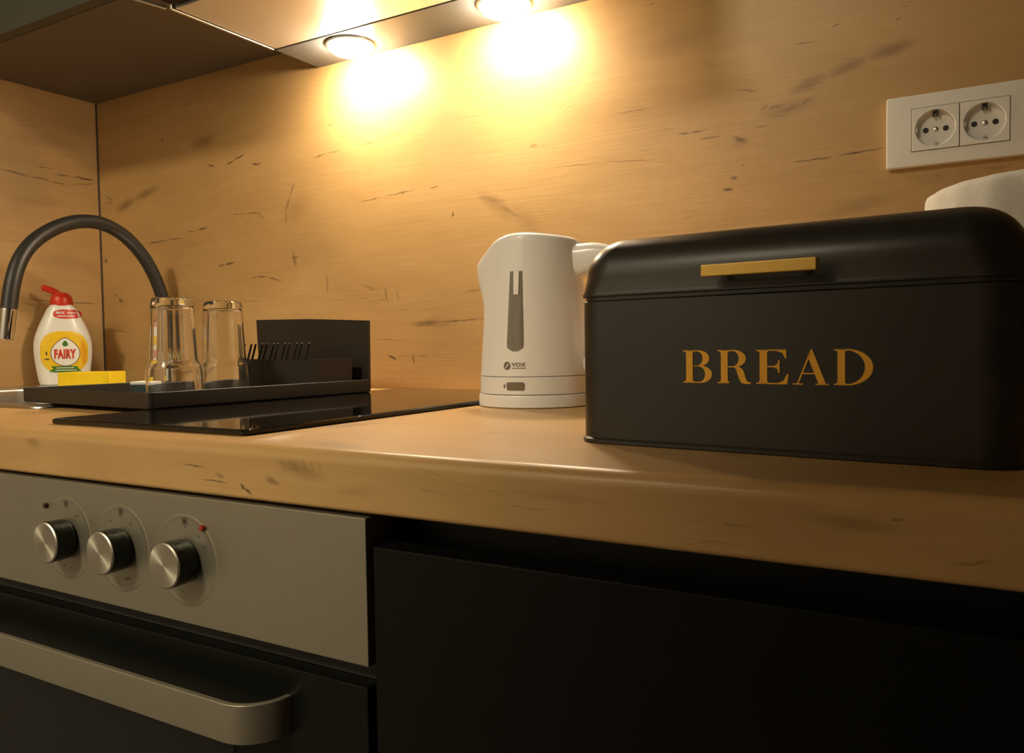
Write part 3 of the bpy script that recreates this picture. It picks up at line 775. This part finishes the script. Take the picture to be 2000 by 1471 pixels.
# ================================================================== kettle
def kettle():
    # local x points to the handle, -x to the spout; the window side is -y
    cx, cy = 1.0935, -0.2110
    c = Vector((math.sin(yaw), -math.cos(yaw)))             # towards the viewer
    l = Vector((-math.cos(yaw), -math.sin(yaw)))            # to the left as seen
    k = R(23)
    wdir = c*math.cos(k) + l*math.sin(k)                    # window faces this way
    rot = math.atan2(wdir.y, wdir.x) + PI/2                 # local -y -> wdir
    t = thing('electric_kettle', 'white plastic electric kettle with grey water window beside the bread bin', 'kettle', (cx, cy, Z0), rot)
    seg = 72
    put('power_base', lathe([(.0600, 0.0), (.0618, .0012), (.0616, .0120), (.0606, .0134)], seg), M_WHITE, t, smooth=35)
    put('switch_band', lathe([(.0595, .0140), (.0602, .0146), (.0596, .0318), (.0590, .0322)], seg), M_WHITE, t, smooth=35)
    def rad(zz):
        u = (zz-.032)/.14
        return .0596 - .0100*min(max(u, 0), 1.1) + 0.0
    def ztop(a):                                            # a: angle from the spout direction
        return .1715 - .0215*math.exp(-(a/.62)**2) + .003*math.exp(-((abs(a)-1.6)/.7)**2)
    def spout(a, zz):
        s = min(max((zz-.092)/.058, 0), 1); s = s*s*(3-2*s)
        return .0150*math.exp(-(a/.42)**2)*s
    rings = []
    def ang(i):
        b = 2*PI*i/seg
        a = (b - PI + PI) % (2*PI) - PI                     # 0 at -x (spout)
        return b, (b - PI if b <= 2*PI else 0)
    for kz in range(0, 25):
        tt = kz/24
        ring = []
        for i in range(seg):
            b = 2*PI*i/seg
            a = b-PI
            zz = .0328 + tt*(ztop(a)-.0328)
            r = rad(zz)+spout(a, zz)
            ring.append((r*math.cos(b), r*math.sin(b), zz))
        rings.append(ring)
    # rounded rim and the domed top
    last = rings[-1]
    for s, dz in ((.985, .0022), (.95, .0038), (.88, .0052)):
        rings.append([(x*s, y*s, zz+dz) for x, y, zz in last])
    body = put('kettle_body', loft(rings), M_WHITE, t, smooth=40)
    lid = [[(x*s, y*s, zz+dz) for x, y, zz in last] for s, dz in ((.86, .0050), (.84, .0062), (.6, .0075), (.3, .0082))]
    put('lid', loft(lid), M_WHITE, t, smooth=40)
    def on(x, zz, lift):
        r = rad(zz)+lift
        return -math.sqrt(max(r*r-x*x, 0))
    def decal(name, bm, M_, lift, lab=None, par=None):
        for v in bm.verts: v.co.y = on(v.co.x, v.co.z, lift)
        return put(name, bm, M_, par or t, label=lab, smooth=60)
    # water window: tapered, rounded at its foot, open at its head
    wz0, wz1 = .0585, .1400
    outl = [(-.0062, wz1), (-.0088, wz0+.006)] + [(-.0088*math.cos(R(90*i/4)), wz0+.006-.006*math.sin(R(90*i/4))) for i in range(1, 5)]
    outl += [(.0088*math.sin(R(90*i/4)), wz0+.006-.006*math.cos(R(90*i/4))) for i in range(1, 5)] + [(.0062, wz1)]
    bm = bmesh.new(); n = 24; prev = None
    for i in range(n+1):
        zz = wz1+(wz0-wz1)*i/n
        hw = .0066+(.0092-.0066)*min(1, i/(n*0.9))
        if zz < wz0+.006:
            q = (wz0+.006-zz)/.006; hw = hw-.006+.006*math.sqrt(max(0, 1-q*q))
        row = [bm.verts.new((hw*(-1+2*j/6), 0, zz)) for j in range(7)]
        if prev:
            for j in range(6): bm.faces.new((prev[j], prev[j+1], row[j+1], row[j]))
        prev = row
    decal('water_window', bm, M_GREYWIN, .0005, 'grey translucent water window')
    bm = bmesh.new(); prev = None
    for i in range(8):
        zz = wz1+.0006-(.0245)*i/7
        hw = .0030-.0003*i/7
        row = [bm.verts.new((hw*(-1+2*j/3)+.0008, 0, zz)) for j in range(4)]
        if prev:
            for j in range(3): bm.faces.new((prev[j], prev[j+1], row[j+1], row[j]))
        prev = row
    decal('window_rib', bm, M_WHITE, .0016, 'white rib in the window head')
    # logo: round emblem, lettering, a thin line under it
    decal('emblem', fill(ellipse(-.0088, .0437, .0040, .0042, 28), 4), M_LOGO, .0003)
    decal('emblem_stroke', fill([(-.0110, .0418), (-.0102, .0412), (-.0066, .0458), (-.0074, .0464)], 3), M_WHITE, .0005)
    decal('brand_lettering', fit_text(text_mesh('VOX', .01, 1, .035), -.0036, .0118, .0428, .0470), M_LOGO, .0003)
    decal('brand_subline', fill([(-.0034+.0150*i/8, .0408) for i in range(9)]+[(.0116-.0150*i/8, .0417) for i in range(9)], 2), M_SWITCH, .0003)
    # rocker switch on the band
    def onb(bm, lift):
        for v in bm.verts: v.co.y = -math.sqrt(.0600**2 - v.co.x**2) - lift
        return bm
    put('switch', onb(fill(ellipse(.0008, .0228, .0098, .0042, 40, 7), 4), .0006), M_SWITCH, t, label='grey rocker switch')
    put('switch_mark', onb(fill(ellipse(-.0118, .0228, .0010, .0022, 16), 2), .0003), M_LOGO, t)
    # handle
    path = catmull([(.034, 0, .1510), (.050, 0, .1520), (.072, 0, .1545), (.090, 0, .1490), (.098, 0, .128), (.0985, 0, .100), (.095, 0, .072), (.080, 0, .050), (.057, 0, .043)], 5)
    rings = []
    n = len(path)
    for i, p in enumerate(path):
        d = (path[min(i+1, n-1)]-path[max(i-1, 0)]).normalized()
        up = Vector((-d.z, 0, d.x))
        f = i/(n-1)
        h = .0215 - .0115*min(1, f*2.2)                     # half height, deep at the lid
        w_ = .0170 - .0050*min(1, f*2.0)
        rings.append([p + up*(h*math.copysign(abs(math.sin(a))**.7, math.sin(a))) + Vector((0, 1, 0))*(w_*math.copysign(abs(math.cos(a))**.7, math.cos(a))) for a in [2*PI*q/24 for q in range(24)]])
    put('handle', loft(rings), M_WHITE, t, smooth=60)
kettle()

# ================================================================== bread bin
def bread_bin():
    th = R(5.5)
    W_, D_ = 0.2552, 0.158
    t = thing('bread_bin', 'black metal bread bin with gold BREAD lettering and a brass bar handle', 'bread bin', (1.2803, -0.4968, Z0), -th)
    def out(i, r, z): return [(x, y, z) for x, y in rrect(W_-2*i, D_-2*i, max(r-i, .002), 8, W_/2, D_/2)]
    rc = .020
    put('bin_body', loft([out(-.0004, rc, 0.0), out(-.0014, rc, .0008), out(-.0014, rc, .0028), out(0.0, rc, .0040), out(0.0, rc, .0925), out(.0012, rc, .0935), out(.0012, rc, .0968)]), M_BIN, t, smooth=35)
    R_ = .0260; zt = .1340
    rg = [out(.0006, rc, .0956), out(-.0008, rc, .0960), out(-.0010, rc, .0975), out(-.0002, rc, .0990)]
    for i in range(0, 11):
        a = R(90*i/10)
        inset = R_*(1-math.cos(a))
        rg.append([(x, y, zt-R_+R_*math.sin(a)) for x, y in rrect(W_-2*inset, D_-2*inset, max(rc+.006-inset*.75, .008), 8, W_/2, D_/2)])
    lid = put('lid', loft(rg), M_BIN, t, smooth=40)
    # handle bar on two posts
    hx0, hx1, hz = .0967, .1617, .1064
    h = put('handle', bbox(hx0, hx1, -.0165, -.0105, hz-.0034, hz+.0034, .0006), M_GOLD, lid, label='brass bar handle')
    for x in (hx0+.010, hx1-.010):
        put('handle_post', lathe([(.0022, -.0015), (.0022, .0115)], 12, 'y'), M_BIN, h, (x, 0, hz), smooth=40)
    # serif letters, drawn in a unit-high cell: thick stems, hairlines and flat serifs
    S, Hn, SF = .155, .035, .075
    def poly(bm, pts): bm.faces.new([bm.verts.new((x, 0, z)) for x, z in pts])
    def rect(bm, x0, x1, z0, z1): poly(bm, [(x0, z0), (x1, z0), (x1, z1), (x0, z1)])
    def stem(bm, x, w=S):
        rect(bm, x, x+w, 0, 1)
        for z0, z1 in ((0, Hn), (1-Hn, 1)): rect(bm, x-SF, x+w+SF*.4, z0, z1)
        for s in (-1, 1):
            for zz, d in ((Hn, .045), (1-Hn, -.045)):
                ex = x if s < 0 else x+w
                poly(bm, [(ex, zz), (ex+s*.045, zz), (ex, zz+d)])
    def bowl(bm, x0, x1, z0, z1, thick=S*1.02, thin=Hn, n=16):
        cz, ho = (z0+z1)/2, (z1-z0)/2
        hi = ho-thin
        st = x1-(ho*1.05 if (x1-x0) > ho*1.05 else (x1-x0))
        po, pi_ = [(x0, z0)], [(x0, z0+thin)]
        for i in range(n+1):
            a = -PI/2+PI*i/n
            po.append((st+(x1-st)*math.cos(a), cz+ho*math.sin(a)))
            pi_.append((st-.02+(x1-thick-st+.02)*math.cos(a), cz+hi*math.sin(a)))
        po.append((x0, z1)); pi_.append((x0, z1-thin))
        for i in range(len(po)-1):
            poly(bm, [po[i], po[i+1], pi_[i+1], pi_[i]])
    def letter(c):
        bm = bmesh.new()
        if c == 'B':
            stem(bm, .08); bowl(bm, .22, .62, .50, 1.0); bowl(bm, .22, .68, 0, .535)
        elif c == 'R':
            stem(bm, .08); bowl(bm, .22, .64, .48, 1.0)
            poly(bm, [(.36, .50), (.46, .515), (.56, .44), (.60, .34), (.44, .34), (.42, .43)])
            poly(bm, [(.44, .34), (.60, .34), (.635, .16), (.49, .14)])
            poly(bm, [(.49, .14), (.635, .16), (.67, .06), (.75, .045), (.75, .01), (.66, -.015), (.54, .02)])
        elif c == 'E':
            stem(bm, .08); rect(bm, .2, .62, 1-Hn, 1); rect(bm, .2, .64, 0, Hn); rect(bm, .2, .46, .49, .49+Hn)
            poly(bm, [(.62, 1), (.62, .74), (.60, .74), (.54, .90), (.42, 1-Hn)]); poly(bm, [(.44, Hn), (.56, .10), (.635, .30), (.66, .30), (.64, 0)])
            poly(bm, [(.46, .70), (.485, .70), (.485, .32), (.46, .32), (.44, .44), (.36, .49), (.36, .525), (.44, .58)])
        elif c == 'A':
            poly(bm, [(.03, 0), (.07, 0), (.395, .92), (.405, 1.0), (.375, 1.0)])
            poly(bm, [(.375, 1.0), (.41, 1.0), (.75, 0), (.575, 0), (.30, .80)])
            rect(bm, .15, .56, .30, .30+Hn)
            rect(bm, -.06, .19, 0, Hn); rect(bm, .49, .82, 0, Hn)
        else:
            stem(bm, .08); bowl(bm, .22, .80, 0, 1.0, S*1.05)
        return bm
    # px-measured cells on the front: left edge x of each letter, cell height .0200
    x0b, z0b, hh = .0783, .0409, .0197
    starts = [(0.0, 'B'), (.0220, 'R'), (.0451, 'E'), (.0661, 'A'), (.0882, 'D')]
    for sx, c in starts:
        bm = letter(c)
        wide = {'B': .0185, 'R': .0201, 'E': .0185, 'A': .0197, 'D': .0201}[c]
        xs = [v.co.x for v in bm.verts]; a, b = min(xs), max(xs)
        for v in bm.verts:
            v.co = Vector((x0b+sx+(v.co.x-a)/(b-a)*wide, -.0004, z0b+v.co.z*hh))
        put('letter', bm, M_GOLDPRINT, t, label='gold serif letter '+c)
bread_bin()

# ================================================================== double socket
def socket():
    t = thing('double_socket', 'white double wall socket on the oak splashback above the bread bin', 'socket', (1.4427, 0.0, Z0+0.2864))
    def fr(x0, x1, z0, z1, r, y):
        return [(px_, y, pz_) for px_, pz_ in rrect(x1-x0, z1-z0, r, 4, (x0+x1)/2, (z0+z1)/2)]
    X0, X1, Z_0, Z_1 = -.0245, .1145, -.0380, .0372
    rg = [fr(-.0002, .0902, -.0227, .0227, .0005, -.0002), fr(X0, X1, Z_0, Z_1, .0022, -.0002), fr(X0, X1, Z_0, Z_1, .0022, -.0070), fr(X0+.0005, X1-.0005, Z_0+.0005, Z_1-.0005, .0020, -.0081),
          fr(X0+.0016, X1-.0016, Z_0+.0016, Z_1-.0016, .0015, -.0085), fr(-.0006, .0906, -.0231, .0231, .0007, -.0085), fr(-.0002, .0902, -.0227, .0227, .0005, -.0080), fr(-.0002, .0902, -.0227, .0227, .0005, -.0002)]
    put('cover_plate', loft(rg, False, False), M_SOCKET, t, smooth=35)
    for k in range(2):
        cx = .0226+k*.0450
        bm = bmesh.new()                                     # square insert with a round well
        n = 48; rw = .0192
        sq = []
        for i in range(n):
            a = 2*PI*i/n; c, s = math.cos(a), math.sin(a); q = .0221/max(abs(c), abs(s)); sq.append((cx+q*c, q*s))
        yv = -.0094
        rg = [[(x, -.0010, z_) for x, z_ in sq], [(x, yv+.0004, z_) for x, z_ in sq], [(cx+(x-cx)*.985, yv, z_*.985) for x, z_ in sq]]
        for r, y in ((rw, yv), (rw-.0005, yv+.0006), (rw-.0016, -.0012), (rw-.0034, -.0004)):
            rg.append([(cx+r*math.cos(2*PI*i/n), y, r*math.sin(2*PI*i/n)) for i in range(n)])
        ins = put('socket_insert', loft(rg, cap0=False), M_SOCKET, t, smooth=35)
        for sx in (-.0095, .0095):
            put('pin_hole', lathe([(.0028, .0003), (.0028, .0010), (0, .0010)], 20, 'y'), M_HOLE, ins, (cx+sx, 0, 0))
        put('screw', lathe([(.0027, .0003), (.0027, .0012), (.0016, .0018), (.0, .0016)], 20, 'y'), M_STEEL, ins, (cx, 0, 0), smooth=40, label='centre screw')
        for s in (1, -1):
            clip = bmesh.new()
            box(clip, -.0026, -.0014, -.0085, -.0012, -.0028, .0028); box(clip, .0014, .0026, -.0085, -.0012, -.0028, .0028); box(clip, -.0014, .0014, -.0078, -.0012, .0010, .0028)
            put('earth_clip', clip if s > 0 else bbox(-.0016, .0016, -.0040, -.0004, -.0020, .0020), M_HOLE if s > 0 else M_STEEL, ins, (cx, 0, s*.0158))
        for sx in (-.0178, .0178):
            put('guide_rib', bbox(-.0008, .0008, -.0080, -.0012, -.0022, .0022), M_SOCKET, ins, (cx+sx, 0, 0))
socket()

# ================================================================== paper roll behind the bin
def roll_():
    t = thing('paper_towel_roll', 'large white paper towel roll standing behind the bread bin', 'paper roll', (1.5817, -0.2300, Z0))
    random.seed(5)
    seg = 96
    Rr, Ht = .110, .180
    rings = []
    prof = [(Rr-.004, 0.0), (Rr-.0005, .003)] + [(Rr, .003+.165*i/16) for i in range(1, 17)] + [(Rr-.0003, .1740), (Rr-.0018, .1778), (Rr-.0050, .1796), (Rr-.010, .1800)]
    for r, z_ in prof:
        rings.append([((r+.0009*math.sin(9*a+3*z_*20)*min(1, z_/.12)*.6+.0006*math.sin(23*a+1.3)*min(1, z_/.15))*math.cos(a), (r+.0009*math.sin(9*a+3*z_*20)*min(1, z_/.12)*.6+.0006*math.sin(23*a+1.3)*min(1, z_/.15))*math.sin(a), z_) for a in [2*PI*i/seg for i in range(seg)]])
    rings.append([(.022*math.cos(2*PI*i/seg), .022*math.sin(2*PI*i/seg), .1795) for i in range(seg)])
    rings.append([(.022*math.cos(2*PI*i/seg), .022*math.sin(2*PI*i/seg), .020) for i in range(seg)])
    put('paper', loft(rings), M_PAPER, t, smooth=40)
    put('cardboard_core', loft([[(r*math.cos(2*PI*i/40), r*math.sin(2*PI*i/40), z_) for i in range(40)] for r, z_ in ((.0218, .021), (.0218, .1800), (.0205, .1800), (.0205, .021))]), M_CARD, t, smooth=40)
roll_()

# ================================================================== wall cabinet and hood
def wall_cabinet():
    t = thing('wall_cabinet', 'grey wall cabinet in the corner above the tap', 'cabinet', (0.001, -0.0005, Z0+0.5483))
    put('carcass', bbox(0.0, 0.585, -0.2710, 0.0, 0.0, 0.72), M_CARC, t)
    put('door', bbox(0.001, 0.583, -0.2905, -0.2730, -0.0010, 0.72, 0.001), M_DOOR, t, label='grey matt door')
wall_cabinet()

def hood():
    x0, x1 = 0.588, 1.186
    zb = 0.5106
    t = thing('cooker_hood', 'steel cooker hood with two lit lamps above the hob', 'cooker hood', (x0, -0.0005, Z0+zb))
    w = x1-x0
    put('housing', bbox(0.002, w-0.002, -0.268, 0.0, 0.006, 0.72), M_CARC, t)
    put('lamp_panel', bbox(0.002, w-0.002, -0.0925, -0.0005, 0.0, 0.0058, 0.0006), M_STRIP, t, label='grey lamp panel along the wall')
    f = put('grease_filter', bbox(0.006, w-0.006, -0.268, -0.0945, 0.0008, 0.0058, 0.0006), M_FILTER, t, label='pale aluminium grease filter')
    put('edge_trim', bbox(-0.0015, 0.0030, -0.272, -0.0945, -0.0006, 0.0075, 0.0008), M_STEEL, t, label='bright steel side edge')
    put('edge_trim', bbox(w-0.0030, w+0.0015, -0.272, -0.0945, -0.0006, 0.0075, 0.0008), M_STEEL, t, label='bright steel side edge')
    put('pull_out_visor', bbox(0.004, w-0.004, -0.330, -0.270, 0.004, 0.022, 0.002), M_ANTH, t, label='dark pull-out visor')
    put('slide_rail', tube([(-0.0085, -0.272, 0.0035), (-0.0215, -0.320, 0.0045)], 0.0023, 12), M_STEEL, t, smooth=60, label='bright steel slide rail')
    for lx in (0.700, 0.965):
        l = put('lamp', lathe([(0.0365, 0.0004), (0.0365, -0.0022), (0.0350, -0.0034), (0.0325, -0.0034), (0.0320, -0.0024)], 40), M_STEEL, t, (lx-x0, -0.0505, 0.0), smooth=40, label='round hood lamp')
        put('lamp_lens', lathe([(0.0318, -0.0025), (0.0314, -0.0060), (0.0290, -0.0100), (0.0230, -0.0135), (0.0120, -0.0155), (0.0, -0.0160)], 40), M_LAMP, l, smooth=40, label='glowing lamp lens')
hood()

# ================================================================== the room's own lamp, behind the photographer
t = thing('ceiling_lamp', 'round white ceiling lamp of the room', 'ceiling lamp', (0.70, -2.40, 2.5))
put('lamp_base', lathe([(0.24, 0.0), (0.24, -0.03)], 48), M_WHITE, t, smooth=40)
put('diffuser', lathe([(0.225, -0.0302), (0.22, -0.055), (0.15, -0.085), (0.0, -0.095)], 48), M_ROOMLAMP, t, smooth=60)
